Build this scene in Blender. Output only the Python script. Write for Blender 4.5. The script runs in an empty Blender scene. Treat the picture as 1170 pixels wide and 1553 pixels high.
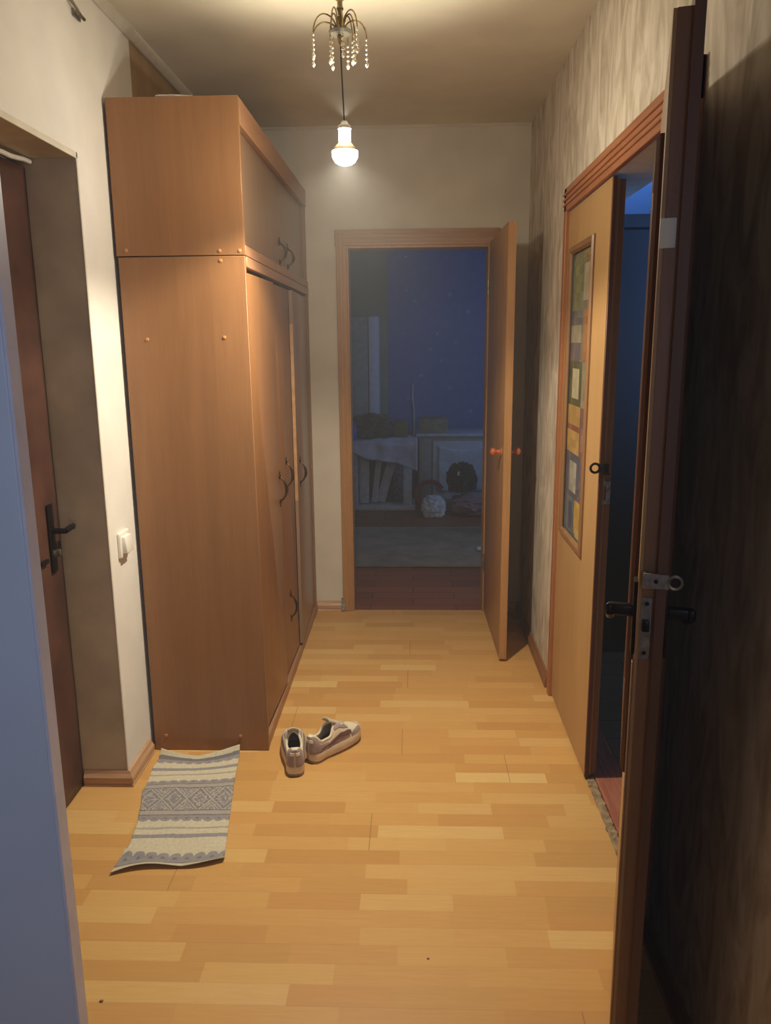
import bpy, bmesh, math, random
from mathutils import Vector, Matrix, noise
random.seed(7)
PI = math.pi
C = bpy.context.scene.collection
MW = {}
ID = Matrix.Identity(4)

# ------------------------------------------------------------------ materials
def lin(c):
    return tuple(((v/255.0)/12.92 if v/255.0 <= 0.04045 else ((v/255.0+0.055)/1.055)**2.4) for v in c)
class NT:
    def __init__(s, name):
        s.m = bpy.data.materials.new(name); s.m.use_nodes = True
        s.t = s.m.node_tree; s.n = s.t.nodes; s.b = s.n['Principled BSDF']
    def link(s, a, b): s.t.links.new(a, b)
    def math(s, op, a, b=None, c=None):
        n = s.n.new('ShaderNodeMath'); n.operation = op
        for i, v in enumerate((a, b, c)):
            if v is None: continue
            if isinstance(v, (int, float)): n.inputs[i].default_value = v
            else: s.link(v, n.inputs[i])
        return n.outputs[0]
    def coord(s, scale=(1,1,1), rot=(0,0,0), which='Object'):
        tc = s.n.new('ShaderNodeTexCoord'); mp = s.n.new('ShaderNodeMapping')
        mp.inputs['Scale'].default_value = scale; mp.inputs['Rotation'].default_value = rot
        s.link(tc.outputs[which], mp.inputs['Vector']); return mp.outputs[0]
    def noise(s, vec, scale, detail=4, rough=.5, dist=0):
        n = s.n.new('ShaderNodeTexNoise'); n.inputs['Scale'].default_value = scale
        n.inputs['Detail'].default_value = detail; n.inputs['Roughness'].default_value = rough
        n.inputs['Distortion'].default_value = dist
        s.link(vec, n.inputs['Vector']); return n.outputs[0]
    def ramp(s, fac, stops, interp='LINEAR'):
        n = s.n.new('ShaderNodeValToRGB'); cr = n.color_ramp; cr.interpolation = interp
        while len(cr.elements) > 1: cr.elements.remove(cr.elements[-1])
        cr.elements[0].position = stops[0][0]; cr.elements[0].color = lin(stops[0][1]) + (1,)
        for p, c in stops[1:]:
            e = cr.elements.new(p); e.color = lin(c) + (1,)
        s.link(fac, n.inputs[0]); return n.outputs[0]
    def mix(s, fac, a, b, mode='MIX'):
        n = s.n.new('ShaderNodeMix'); n.data_type = 'RGBA'; n.blend_type = mode
        if isinstance(fac, (int, float)): n.inputs[0].default_value = fac
        else: s.link(fac, n.inputs[0])
        for i, v in ((6, a), (7, b)):
            if isinstance(v, tuple): n.inputs[i].default_value = lin(v) + (1,)
            else: s.link(v, n.inputs[i])
        return n.outputs[2]
    def bump(s, h, strength=.2, dist=.01):
        n = s.n.new('ShaderNodeBump'); n.inputs['Strength'].default_value = strength
        n.inputs['Distance'].default_value = dist
        s.link(h, n.inputs['Height']); s.link(n.outputs[0], s.b.inputs['Normal'])
    def base(s, c):
        if isinstance(c, tuple): s.b.inputs['Base Color'].default_value = lin(c) + (1,)
        else: s.link(c, s.b.inputs['Base Color'])
    def set(s, **k):
        for a, v in k.items(): s.b.inputs[a.replace('_', ' ')].default_value = v

def plain(name, c, rough=.5, metal=0, var=.06, nscale=18, bump=0, bscale=200):
    t = NT(name); v = t.coord(); f = t.noise(v, nscale, 5)
    d = tuple(max(0, x*(1-var*2.2)) for x in c); l = tuple(min(255, x*(1+var)) for x in c)
    t.base(t.ramp(f, [(.3, d), (.7, l)])); t.set(Roughness=rough, Metallic=metal)
    if bump: t.bump(t.noise(v, bscale, 3), bump, .004)
    return t.m
def wood(name, c1, c2, stretch=(14, 14, .8), rough=.45, nscale=3.0, dist=.6, coat=0, fine=.35):
    t = NT(name); v = t.coord(stretch)
    f = t.noise(v, nscale, 6, .6, dist); g = t.noise(v, nscale*7, 3, .6)
    f2 = t.math('ADD', t.math('MULTIPLY', f, 1-fine), t.math('MULTIPLY', g, fine))
    t.base(t.ramp(f2, [(.32, c1), (.68, c2)])); t.set(Roughness=rough)
    t.bump(g, .06, .002)
    return t.m
def glow(name, c, s):
    t = NT(name); t.base(c); t.b.inputs['Emission Color'].default_value = lin(c) + (1,)
    t.b.inputs['Emission Strength'].default_value = s
    return t.m

M = {}
M['white_wall'] = plain('white_wall_paint', (232,228,220), .85, var=.02, nscale=4, bump=.12, bscale=90)
M['back_wall'] = plain('back_wall_paper', (214,206,190), .85, var=.02, nscale=5, bump=.12, bscale=120)
M['reveal'] = plain('reveal_plaster', (206,194,168), .9, var=.06, nscale=5, bump=.12, bscale=60)
M['old_paper'] = plain('old_brown_wallpaper', (176,150,112), .9, var=.05, nscale=6)
M['ceiling'] = plain('ceiling_whitewash', (222,214,194), .9, var=.025, nscale=3, bump=.1, bscale=60)
M['cornice'] = plain('cornice_white', (214,206,190), .8, var=.02)
M['room_paint'] = plain('room_light_paint', (205,205,200), .9, var=.03, nscale=3)
def right_wallpaper():
    t = NT('streaked_wallpaper'); v = t.coord((1, 4.0, 1.3)); f = t.noise(v, 3.0, 4, .5, 1.6)
    v2 = t.coord((1, 26, 3)); g = t.noise(v2, 2.4, 4, .6, .5)
    k = t.math('ADD', t.math('MULTIPLY', f, .86), t.math('MULTIPLY', g, .14))
    t.base(t.ramp(k, [(.34, (176,162,142)), (.5, (204,192,174)), (.62, (222,212,196))]))
    t.set(Roughness=.85); t.bump(g, .25, .004); return t.m
M['streak'] = right_wallpaper()
def laminate():
    t = NT('laminate_strip_floor'); tc = t.n.new('ShaderNodeTexCoord'); sp = t.n.new('ShaderNodeSeparateXYZ')
    t.link(tc.outputs['Object'], sp.inputs[0]); x, y = sp.outputs[0], sp.outputs[1]
    row = t.math('FLOOR', t.math('DIVIDE', y, .0645))
    def wn(vec_a, vec_b, k=0.0):
        cb = t.n.new('ShaderNodeCombineXYZ')
        for i, s_ in enumerate((vec_a, vec_b, k)):
            if isinstance(s_, (int, float)): cb.inputs[i].default_value = s_
            else: t.link(s_, cb.inputs[i])
        w = t.n.new('ShaderNodeTexWhiteNoise'); w.noise_dimensions = '3D'; t.link(cb.outputs[0], w.inputs[0]); return w.outputs[0]
    r1 = wn(row, 3.7); r2 = wn(row, 9.1)
    ln = t.math('ADD', .24, t.math('MULTIPLY', r2, .17))
    u = t.math('ADD', t.math('DIVIDE', x, ln), t.math('MULTIPLY', r1, 7.3))
    cell = t.math('FLOOR', u); r = wn(row, cell, 1.5); r3 = wn(row, cell, 5.5)
    base = t.ramp(r, [(0, (196,150,88)), (.3, (204,158,94)), (.6, (209,164,99)), (.85, (214,173,107)), (1, (221,187,124))])
    base2 = t.mix(t.math('MULTIPLY', r3, .3), base, (202,142,82))
    v = t.coord((1.4, 22, 1)); g = t.noise(v, 6, 5, .6, .8)
    base3 = t.mix(t.math('MULTIPLY', t.math('SUBTRACT', g, .35), .55), base2, (172,122,68))
    # joints
    fy = t.math('FRACT', t.math('DIVIDE', y, .0645)); fx = t.math('FRACT', u)
    jy = t.math('LESS_THAN', fy, .03)
    py = t.math('FRACT', t.math('DIVIDE', y, .1935)); jp = t.math('LESS_THAN', py, .012)
    # butt joints of whole planks (1.29 m)
    prow = t.math('FLOOR', t.math('DIVIDE', y, .1935)); pr = wn(prow, 2.2)
    pu = t.math('FRACT', t.math('ADD', t.math('DIVIDE', x, 2.2), pr)); jx = t.math('LESS_THAN', pu, .0012)
    j = t.math('MAXIMUM', t.math('MULTIPLY', jy, .06), t.math('MAXIMUM', t.math('MULTIPLY', jp, .14), t.math('MULTIPLY', jx, .45)))
    col = t.mix(j, base3, (92,58,30))
    t.base(col); t.set(Roughness=.42); t.b.inputs['Specular IOR Level'].default_value = .35
    gn = t.noise(v, 9, 3); t.bump(gn, .05, .002)
    return t.m
M['laminate'] = laminate()
def parquet(name, a, b, w=.09):
    t = NT(name); v = t.coord((1, 1, 1)); br = t.n.new('ShaderNodeTexBrick')
    br.inputs['Scale'].default_value = 1; br.inputs['Brick Width'].default_value = .5; br.inputs['Row Height'].default_value = w
    br.inputs['Mortar Size'].default_value = .003
    br.inputs['Color1'].default_value = lin(a) + (1,); br.inputs['Color2'].default_value = lin(b) + (1,)
    br.inputs['Mortar'].default_value = lin(tuple(x*.5 for x in a)) + (1,)
    t.link(v, br.inputs['Vector']); g = t.noise(t.coord((3, 30, 1)), 4, 4)
    t.base(t.mix(t.math('MULTIPLY', g, .4), br.outputs[0], tuple(x*.7 for x in a))); t.set(Roughness=.5); return t.m
M['dark_floor'] = parquet('reddish_board_floor', (156,94,64), (126,74,52), .12)
M['room_floor'] = parquet('right_room_floor', (134,108,80), (118,94,72), .15)
def bluepaper():
    t = NT('blue_wallpaper'); tc = t.n.new('ShaderNodeTexCoord'); mp = t.n.new('ShaderNodeMapping')
    mp.inputs['Scale'].default_value = (4.4, 4.4, 4.4); t.link(tc.outputs['Object'], mp.inputs[0])
    vo = t.n.new('ShaderNodeTexVoronoi'); vo.inputs['Scale'].default_value = 1.3; vo.inputs['Randomness'].default_value = .75
    t.link(mp.outputs[0], vo.inputs['Vector'])
    ring = t.math('LESS_THAN', t.math('ABSOLUTE', t.math('SUBTRACT', vo.outputs['Distance'], .085)), .03)
    n = t.noise(mp.outputs[0], 3.0, 3)
    f = t.math('MULTIPLY', t.math('MULTIPLY', ring, t.math('GREATER_THAN', n, .47)), .32)
    t.base(t.mix(f, t.ramp(n, [(.3, (86,112,170)), (.7, (92,120,180))]), (176,190,214))); t.set(Roughness=.85); return t.m
M['blue_paper'] = bluepaper()
M['grey_green'] = plain('grey_green_paint', (132,136,124), .9, var=.04, nscale=3)
M['chipboard'] = wood('cherry_chipboard', (137,95,60), (154,109,69), (9, 9, .5), .42, 2.2, .8, fine=.3)
M['chip_door'] = wood('cherry_chipboard_door', (136,94,58), (154,108,67), (9, 9, .5), .36, 2.2, .6, fine=.3)
M['chip_grey'] = wood('greyish_laminate_door', (136,108,84), (150,120,96), (9, 9, .5), .3, 2.2, .6, fine=.3)
M['chip_edge'] = plain('pale_chipboard_edge', (190,142,96), .6, var=.06)
M['chip_rail'] = wood('pinkish_wood_rail', (156,112,80), (172,128,94), (9, .6, 9), .4, 2.5, .5)
M['inside'] = plain('dark_cabinet_inside', (60,42,30), .9)
M['cap'] = plain('screw_cap', (196,132,82), .35, var=.02)
M['mould'] = wood('brown_bead_moulding', (124,88,56), (150,112,76), (10, 10, .6), .4, 2.6, 1.0)
M['brass_old'] = plain('aged_brass', (92,66,34), .35, .9, var=.2, nscale=60)
M['pine'] = wood('varnished_pine', (160,114,68), (186,140,90), (10, 10, .6), .4, 2.6, 1.0)
M['pine_y'] = wood('varnished_pine_rail', (150,92,60), (184,124,86), (10, .6, 10), .4, 2.6, 1.0)
M['orange_casing'] = wood('orange_brown_casing', (146,92,56), (172,114,74), (10, 10, .6), .4, 2.6, 1.0)
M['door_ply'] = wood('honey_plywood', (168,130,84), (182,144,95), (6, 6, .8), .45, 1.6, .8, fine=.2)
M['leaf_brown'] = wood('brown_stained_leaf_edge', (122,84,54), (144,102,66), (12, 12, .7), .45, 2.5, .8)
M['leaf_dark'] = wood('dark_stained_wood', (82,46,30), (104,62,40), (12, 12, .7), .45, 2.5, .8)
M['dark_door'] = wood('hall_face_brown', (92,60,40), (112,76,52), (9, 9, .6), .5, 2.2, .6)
M['leather'] = plain('brown_leatherette', (88,58,48), .42, var=.12, nscale=5, bump=.2, bscale=160)
M['skirt'] = wood('wood_skirting', (172,130,96), (206,168,132), (10, .8, 10), .45, 2.6, 1.0)
M['skirt_x'] = wood('wood_skirting_cross', (172,130,96), (206,168,132), (.8, 10, 10), .45, 2.6, 1.0)
M['skirt_r'] = wood('brown_skirting', (128,84,52), (150,102,66), (10, .8, 10), .45, 2.6, 1.0)
M['white_plastic'] = plain('white_plastic', (238,234,224), .3, var=.01)
M['white_door'] = plain('white_gloss_paint', (206,210,218), .35, var=.02, nscale=3)
M['steel'] = plain('dull_steel', (150,146,136), .42, .85, var=.12, nscale=50)
M['dark_metal'] = plain('dark_bronze_metal', (52,46,42), .35, .8, var=.1, nscale=50)
M['blue_plate'] = plain('worn_zinc_plate', (150,156,168), .35, .8, var=.15, nscale=60)
M['copper'] = plain('turned_wood_knob', (190,104,56), .25, 0, var=.08)
M['paper'] = plain('paper_white', (230,226,210), .8, var=.02)
M['gold'] = plain('worn_gold_metal', (148,128,86), .35, .85, var=.15, nscale=70)
M['cable'] = plain('shade_dark_cord', (34,34,38), .5)  # cord colour made dark in place of the socket's shade
def glass(name, c=(245,243,232), rough=.04, tr=.85):
    t = NT(name); t.base(c); t.set(Roughness=rough, IOR=1.5); t.b.inputs['Transmission Weight'].default_value = tr; return t.m
M['crystal'] = glass('cut_crystal', (250,246,228), .08, .7)
M['plate_glass'] = plain('shade_dark_dish', (62,58,48), .4, .1)  # dish colour darkened to stand for the shade above the lamp socket
def lit_glass(name, c, s, clear):
    t = NT(name); e = t.n.new('ShaderNodeEmission'); e.inputs[0].default_value = lin(c) + (1,); e.inputs[1].default_value = s
    tr = t.n.new('ShaderNodeBsdfTransparent'); mx = t.n.new('ShaderNodeMixShader'); mx.inputs[0].default_value = 1-clear
    t.link(tr.outputs[0], mx.inputs[1]); t.link(e.outputs[0], mx.inputs[2]); t.link(mx.outputs[0], t.n['Material Output'].inputs['Surface']); return t.m
M['bulb_on'] = lit_glass('lit_bulb_face', (255,252,240), 60, .7)
M['neck_on'] = lit_glass('lit_bulb_neck', (255,246,220), 20, .7)
M['reflector'] = plain('bulb_mirror_collar', (214,204,170), .25, .5, var=.03)
def vcol(name, rough=.9, bump=.3, bscale=500):
    t = NT(name); a = t.n.new('ShaderNodeAttribute'); a.attribute_name = 'pattern'
    t.link(a.outputs['Color'], t.b.inputs['Base Color']); t.set(Roughness=rough)
    if bump: t.bump(t.noise(t.coord(), bscale, 2), bump, .002)
    return t.m
M['mat_cloth'] = vcol('woven_runner_cloth')
M['film'] = vcol('coloured_glass_film', .18, .05, 60)
def fabric(name, c, var=.1, ns=9, rough=.95):
    t = NT(name); v = t.coord(); f = t.noise(v, ns, 5, .6)
    t.base(t.ramp(f, [(.3, tuple(x*(1-var*2) for x in c)), (.7, tuple(min(255, x*(1+var)) for x in c))]))
    t.set(Roughness=rough); t.b.inputs['Sheen Weight'].default_value = .2
    t.bump(t.noise(v, 350, 2), .3, .002); return t.m

# ------------------------------------------------------------------ helpers
def tag(o, label=None, cat=None, group=None, kind=None):
    if label: o['label'] = label
    if cat: o['category'] = cat
    if group: o['group'] = group
    if kind: o['kind'] = kind
    return o
def thing(name, label, cat, loc=(0, 0, 0), rotz=0, group=None):
    o = bpy.data.objects.new(name, None); C.objects.link(o)
    o.location = loc; o.rotation_euler = (0, 0, rotz); o.empty_display_size = .05
    MW[o] = Matrix.Translation(loc) @ Matrix.Rotation(rotz, 4, 'Z')
    return tag(o, label, cat, group)
def obj(name, bm, mats, parent=None, world=True, loc=None, smooth=True, angle=40):
    """world=True: the bmesh holds world coordinates (they are moved into the parent's frame)"""
    if parent is not None:
        if world: bm.transform(MW[parent].inverted())
        mw = MW[parent]
    elif loc is not None:
        if world: bm.transform(Matrix.Translation(loc).inverted())
        mw = Matrix.Translation(loc)
    else: mw = ID
    me = bpy.data.meshes.new(name); bm.normal_update(); bm.to_mesh(me); bm.free()
    for m in (mats if isinstance(mats, (list, tuple)) else [mats]): me.materials.append(m)
    if smooth and len(me.polygons):
        me.polygons.foreach_set('use_smooth', [True]*len(me.polygons)); me.set_sharp_from_angle(angle=math.radians(angle))
    o = bpy.data.objects.new(name, me); C.objects.link(o)
    if parent is not None: o.parent = parent
    elif loc is not None: o.location = loc
    MW[o] = mw
    return o
def merge(dst, src, mat=None):
    me = bpy.data.meshes.new('t')
    if mat is not None:
        for f in src.faces: f.material_index = mat
    src.to_mesh(me); src.free(); dst.from_mesh(me); bpy.data.meshes.remove(me); return dst
def nb(): return bmesh.new()
def box(x0, x1, y0, y1, z0, z1, bev=0, seg=2, dst=None, mat=None, M4=None):
    bm = nb(); bmesh.ops.create_cube(bm, size=1)
    for v in bm.verts: v.co = Vector((x0+(x1-x0)*(v.co.x+.5), y0+(y1-y0)*(v.co.y+.5), z0+(z1-z0)*(v.co.z+.5)))
    if bev: bmesh.ops.bevel(bm, geom=bm.edges[:], offset=bev, segments=seg, profile=.5, affect='EDGES')
    if M4 is not None: bm.transform(M4)
    if dst is None:
        if mat is not None:
            for f in bm.faces: f.material_index = mat
        return bm
    return merge(dst, bm, mat)
def lathe(prof, c=(0, 0, 0), n=24, dst=None, mat=None, M4=None, cap=True):
    bm = nb(); rings = []
    for r, z in prof:
        if r < 1e-6: rings.append([bm.verts.new((0, 0, z))])
        else: rings.append([bm.verts.new((r*math.cos(2*PI*k/n), r*math.sin(2*PI*k/n), z)) for k in range(n)])
    for a, b in zip(rings, rings[1:]):
        for k in range(n):
            k2 = (k+1) % n
            if len(a) == 1 and len(b) == 1: continue
            if len(a) == 1: bm.faces.new((a[0], b[k2], b[k]))
            elif len(b) == 1: bm.faces.new((a[k], a[k2], b[0]))
            else: bm.faces.new((a[k], a[k2], b[k2], b[k]))
    if cap:
        for r in (rings[0], rings[-1]):
            if len(r) > 1: bm.faces.new(r)
    bmesh.ops.recalc_face_normals(bm, faces=bm.faces[:])
    bm.transform(Matrix.Translation(c) @ (M4 if M4 is not None else ID))
    return bm if dst is None else merge(dst, bm, mat)
def tube(pts, r, n=8, dst=None, mat=None, closed=False):
    bm = nb(); P = [Vector(p) for p in pts]; rings = []; up = Vector((0, 0, 1))
    R = r if isinstance(r, (list, tuple)) else [r]*len(P)
    prev = None
    for i, p in enumerate(P):
        if closed: d = P[(i+1) % len(P)]-P[i-1]
        else: d = P[min(i+1, len(P)-1)]-P[max(i-1, 0)]
        d.normalize()
        if prev is None:
            a = d.cross(up)
            if a.length < .05: a = d.cross(Vector((1, 0, 0)))
        else: a = prev-d*prev.dot(d)
        a.normalize(); b = d.cross(a); prev = a
        rings.append([bm.verts.new(p+(a*math.cos(2*PI*k/n)+b*math.sin(2*PI*k/n))*R[i]) for k in range(n)])
    prs = list(zip(rings, rings[1:]))
    if closed: prs.append((rings[-1], rings[0]))
    for a, b in prs:
        for k in range(n): bm.faces.new((a[k], a[(k+1) % n], b[(k+1) % n], b[k]))
    if not closed:
        bm.faces.new(rings[0]); bm.faces.new(rings[-1])
    bmesh.ops.recalc_face_normals(bm, faces=bm.faces[:])
    return bm if dst is None else merge(dst, bm, mat)
def extrude_profile(prof, axis, a, b, dst=None, mat=None, mit0=0, mit1=0):
    """prof: list of (p, z); p = distance out of the wall; axis given as function (p, s, z) -> xyz; s from a to b"""
    bm = nb(); A = [bm.verts.new(axis(p, a+mit0*p, z)) for p, z in prof]; Bv = [bm.verts.new(axis(p, b+mit1*p, z)) for p, z in prof]
    n = len(prof)
    for i in range(n): bm.faces.new((A[i], A[(i+1) % n], Bv[(i+1) % n], Bv[i]))
    bm.faces.new(A); bm.faces.new(Bv); bmesh.ops.recalc_face_normals(bm, faces=bm.faces[:])
    return bm if dst is None else merge(dst, bm, mat)
def grid(nu, nv, fn, dst=None, mat=None, keep=None):
    bm = nb(); V = [[bm.verts.new(fn(i/nu, j/nv)) for j in range(nv+1)] for i in range(nu+1)]
    for i in range(nu):
        for j in range(nv):
            if keep and not keep((i+.5)/nu, (j+.5)/nv): continue
            bm.faces.new((V[i][j], V[i+1][j], V[i+1][j+1], V[i][j+1]))
    bmesh.ops.delete(bm, geom=[v for v in bm.verts if not v.link_faces], context='VERTS')
    return bm if dst is None else merge(dst, bm, mat)
def solid(o, t, off=-1, sub=0):
    m = o.modifiers.new('thick', 'SOLIDIFY'); m.thickness = t; m.offset = off
    if sub:
        s = o.modifiers.new('smooth', 'SUBSURF'); s.levels = sub; s.render_levels = sub
    return o
def struct(name, bm, m, loc=None, smooth=False):
    return tag(obj(name, bm, m, None, True, loc, smooth), kind='structure')

# ------------------------------------------------------------------ dimensions (metres; hallway runs along +Y)
L, R, B, H = -1.0, .605, 4.338, 2.594
ND = -1.158                      # face of the entrance door in its niche
NY0, NY1, NZ = 1.45, 2.482, 2.062
DX0, DX1, DZ = -.339, .395, 2.0  # doorway in the end wall
SY0, SY1, SZ = 1.86, 3.225, 2.0  # doorway in the right wall
RW = .755                        # room side of right wall
SOUTH, WEST = -1.6, -1.7

# ------------------------------------------------------------------ room shell
struct('floor', box(WEST, R+.03, SOUTH, B+.005, -.05, 0), M['laminate'])
struct('floor_back_room', box(-1.9, 2.2, B+.005, 8.2, -.05, -.002), M['dark_floor'])
struct('floor_right_room', box(R+.03, 3.4, .6, B, -.05, -.004), M['room_floor'])
struct('ceiling', box(WEST, RW-.02, SOUTH, B+.02, H, H+.08), M['ceiling'])
struct('ceiling_back_room', box(-1.9, 2.2, B+.02, 8.2, 2.62, 2.7), M['room_paint'])
struct('ceiling_right_room', box(RW-.02, 3.4, .6, B, 2.6, 2.68), M['room_paint'])
# left wall: plain part with the niche, then old wallpaper above the wardrobe
struct('wall_left', box(-1.3, L, NY1, 3.03, 0, H), [M['white_wall']])
struct('wall_left_beyond', box(-1.3, L-.002, 3.03, B+.1, 0, H), M['old_paper'])
w = box(-1.3, L, NY0, NY1, NZ, H)
struct('wall_left_above_niche', w, M['white_wall'])
struct('wall_left_near', box(-1.3, L, 1.25, NY0, 0, H), M['white_wall'])
struct('wall_left_niche_back', box(-1.34, ND-.05, NY0, NY1, 0, NZ+.02), M['reveal'])
# plaster lining of the niche (grey-beige), with a pale corner bead
b_ = box(ND-.05, L-.0015, NY1-.004, NY1, 0, NZ); box(ND-.05, L-.0015, NY0, NY1-.004, NZ-.004, NZ, dst=b_); box(ND-.05, L-.0015, NY0, NY0+.004, 0, NZ, dst=b_)
struct('trim_niche_lining', b_, M['reveal'])
b_ = box(L-.003, L+.002, NY1-.007, NY1+.002, .05, NZ+.012, .001, 1); box(L-.003, L+.002, NY0, NY1+.002, NZ-.006, NZ+.012, .001, 1, dst=b_)
struct('trim_niche_corner_bead', b_, M['cornice'])
# end wall with doorway
w = box(-1.3, DX0-.012, B, B+.12, 0, H); box(DX1+.012, 1.2, B, B+.12, 0, H, dst=w); box(DX0-.012, DX1+.012, B, B+.12, DZ+.012, H, dst=w)
struct('wall_back', w, M['back_wall'])
# right wall with doorway
w = box(R, RW, SOUTH, SY0-.03, 0, H); box(R, RW, SY1+.03, B, 0, H, dst=w); box(R, RW, SY0-.03, SY1+.03, SZ+.03, H, dst=w)
struct('wall_right', w, M['streak'])
# near space behind the camera
struct('wall_near', box(WEST, RW, SOUTH-.1, SOUTH, 0, H), M['white_wall'])
w = box(WEST-.1, WEST, SOUTH, 1.25, 0, H); box(WEST-.1, -1.3, 1.25, 1.33, 0, H, dst=w); box(WEST, -1.17, .72, .86, 0, H, dst=w)
struct('wall_left_side_room', w, M['white_wall'])
# back room walls
struct('wall_far_blue', box(-1.9, 2.2, 8.1, 8.2, 0, 2.62), M['blue_paper'])
w = box(-2.0, -1.9, B+.12, 8.2, 0, 2.62); struct('wall_back_room_left', w, M['room_paint'])
w = box(2.2, 2.3, B+.12, 8.2, 0, 2.62); struct('wall_back_room_right', w, M['room_paint'])
w = box(-1.9, -1.3, B+.02, B+.12, 0, 2.62); box(1.2, 2.2, B+.02, B+.12, 0, 2.62, dst=w); struct('wall_back_room_near', w, M['room_paint'])
struct('wall_chimney_breast', box(-1.2, -.25, 7.94, 8.1, 0, 2.62), M['grey_green'])
# right room walls
w = box(RW, 3.4, B-.05, B, 0, 2.6); box(RW, 3.4, .5, .6, 0, 2.6, dst=w); box(3.4, 3.5, .5, B, 0, 2.6, dst=w)
struct('wall_right_room', w, plain('daylight_blue_wall', (160,186,226), .9, var=.03, nscale=3))  # blue of the window daylight is mixed into this wall colour

# cornices
cp = [(0, H), (.028, H), (.028, H-.008), (.008, H-.03), (0, H-.03)]
struct('trim_1', extrude_profile(cp, lambda p, s, z: (L+p, s, z), SOUTH+2.85, B), M['cornice'])
cq = [(0, H), (.014, H), (.014, H-.004), (.004, H-.012), (0, H-.012)]
struct('trim_2', extrude_profile(cq, lambda p, s, z: (s, B-p, z), L, R), M['back_wall'])

# skirting boards
sk = [(0, 0), (.02, 0), (.02, .006), (.017, .01), (.02, .016), (.02, .034), (.012, .046), (.009, .056), (0, .058)]
struct('baseboard_left', extrude_profile(sk, lambda p, s, z: (L+p, s, z), NY1, 2.70, mit0=-1), M['skirt'], smooth=False)
struct('baseboard_niche', extrude_profile(sk, lambda p, s, z: (s, NY1-p, z), ND+.004, L, mit1=1), M['skirt_x'])
struct('baseboard_right', extrude_profile(sk, lambda p, s, z: (R-p, s, z), SY1+.075, B, mit1=-1), M['skirt_r'])
struct('baseboard_right_near', extrude_profile(sk, lambda p, s, z: (R-p, s, z), SOUTH, SY0-.075), M['skirt_r'])
struct('baseboard_back', extrude_profile(sk, lambda p, s, z: (s, B-p, z), -.556, -.412), M['skirt_x'])
struct('baseboard_back_right', extrude_profile(sk, lambda p, s, z: (s, B-p, z), .46, R, mit1=-1), M['skirt_x'])
# bit of bent end trim by the frame foot
struct('trim_frame_foot', extrude_profile([(0, 0), (.03, 0), (.03, .012), (.01, .07), (0, .075)], lambda p, s, z: (s, B-p, z), -.415, -.395), M['steel'])

# end doorway frame: pine lining + casing (three pieces each)
def frame_back():
    t = box(DX0-.065, DX0-.008, B-.016, B, 0, DZ+.09, .003); box(DX0-.05, DX0-.03, B-.02, B-.012, 0, DZ+.075, .002, dst=t)
    struct('trim_door_casing_left', t, M['pine'])
    t = box(DX1+.008, DX1+.055, B-.016, B, 0, DZ+.09, .003); struct('trim_door_casing_right', t, M['pine'])
    t = box(DX0-.07, DX1+.06, B-.018, B, DZ+.012, DZ+.092, .003)
    for zz in (.034, .054, .074): box(DX0-.07, DX1+.06, B-.022, B-.014, DZ+zz-.006, DZ+zz+.002, .001, 1, dst=t)
    struct('trim_door_casing_top', t, M['pine_x'])
    t = box(DX0-.012, DX0, B-.012, B+.12, 0, DZ); box(DX1, DX1+.012, B-.012, B+.12, 0, DZ, dst=t); box(DX0-.012, DX1+.012, B-.012, B+.12, DZ, DZ+.012, dst=t)
    struct('trim_door_lining', t, M['pine'])
M['pine_x'] = wood('varnished_pine_cross', (156,114,76), (182,142,102), (.6, 10, 10), .4, 2.6, 1.0)
frame_back()
# right doorway frame
t = box(R-.018, R, SY1-.012, SY1+.03, 0, SZ+.085, .003); struct('trim_side_casing_far', t, M['orange_casing'])
t = box(R-.018, R, SY0-.065, SY0-.012, 0, SZ+.085, .003); struct('trim_side_casing_near', t, M['orange_casing'])
t = box(R-.018, R, SY0-.065, SY1+.032, SZ-.002, SZ+.085, .003)
for zz in (.018, .036, .056): box(R-.024, R-.014, SY0-.065, SY1+.03, SZ+zz, SZ+zz+.009, .002, 1, dst=t)
struct('trim_side_casing_top', t, M['pine_y'])
t = box(R+.001, RW, SY0-.03, SY0, 0, SZ+.03); box(R+.001, RW, SY1, SY1+.03, 0, SZ+.03, dst=t); box(R+.001, RW, SY0, SY1, SZ+.002, SZ+.03, dst=t)
struct('trim_side_lining', t, M['cornice'])
# worn wooden threshold
t = box(R+.035, RW-.01, SY0, SY1, -.01, .008, .003); struct('trim_threshold', t, wood('worn_red_threshold', (128,66,44), (176,112,84), (10, .8, 10), .6, 4, 1.5))
t = grid(60, 3, lambda u, v: (R+.004+.028*v+.006*noise.noise(Vector((u*40, v*3, 1))), SY0+u*.72, .002+.004*noise.noise(Vector((u*55, v*5, 4)))+.002))
struct('trim_threshold_crack', t, plain('crumbled_filler', (150,126,94), .95, var=.14, nscale=40))

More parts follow.
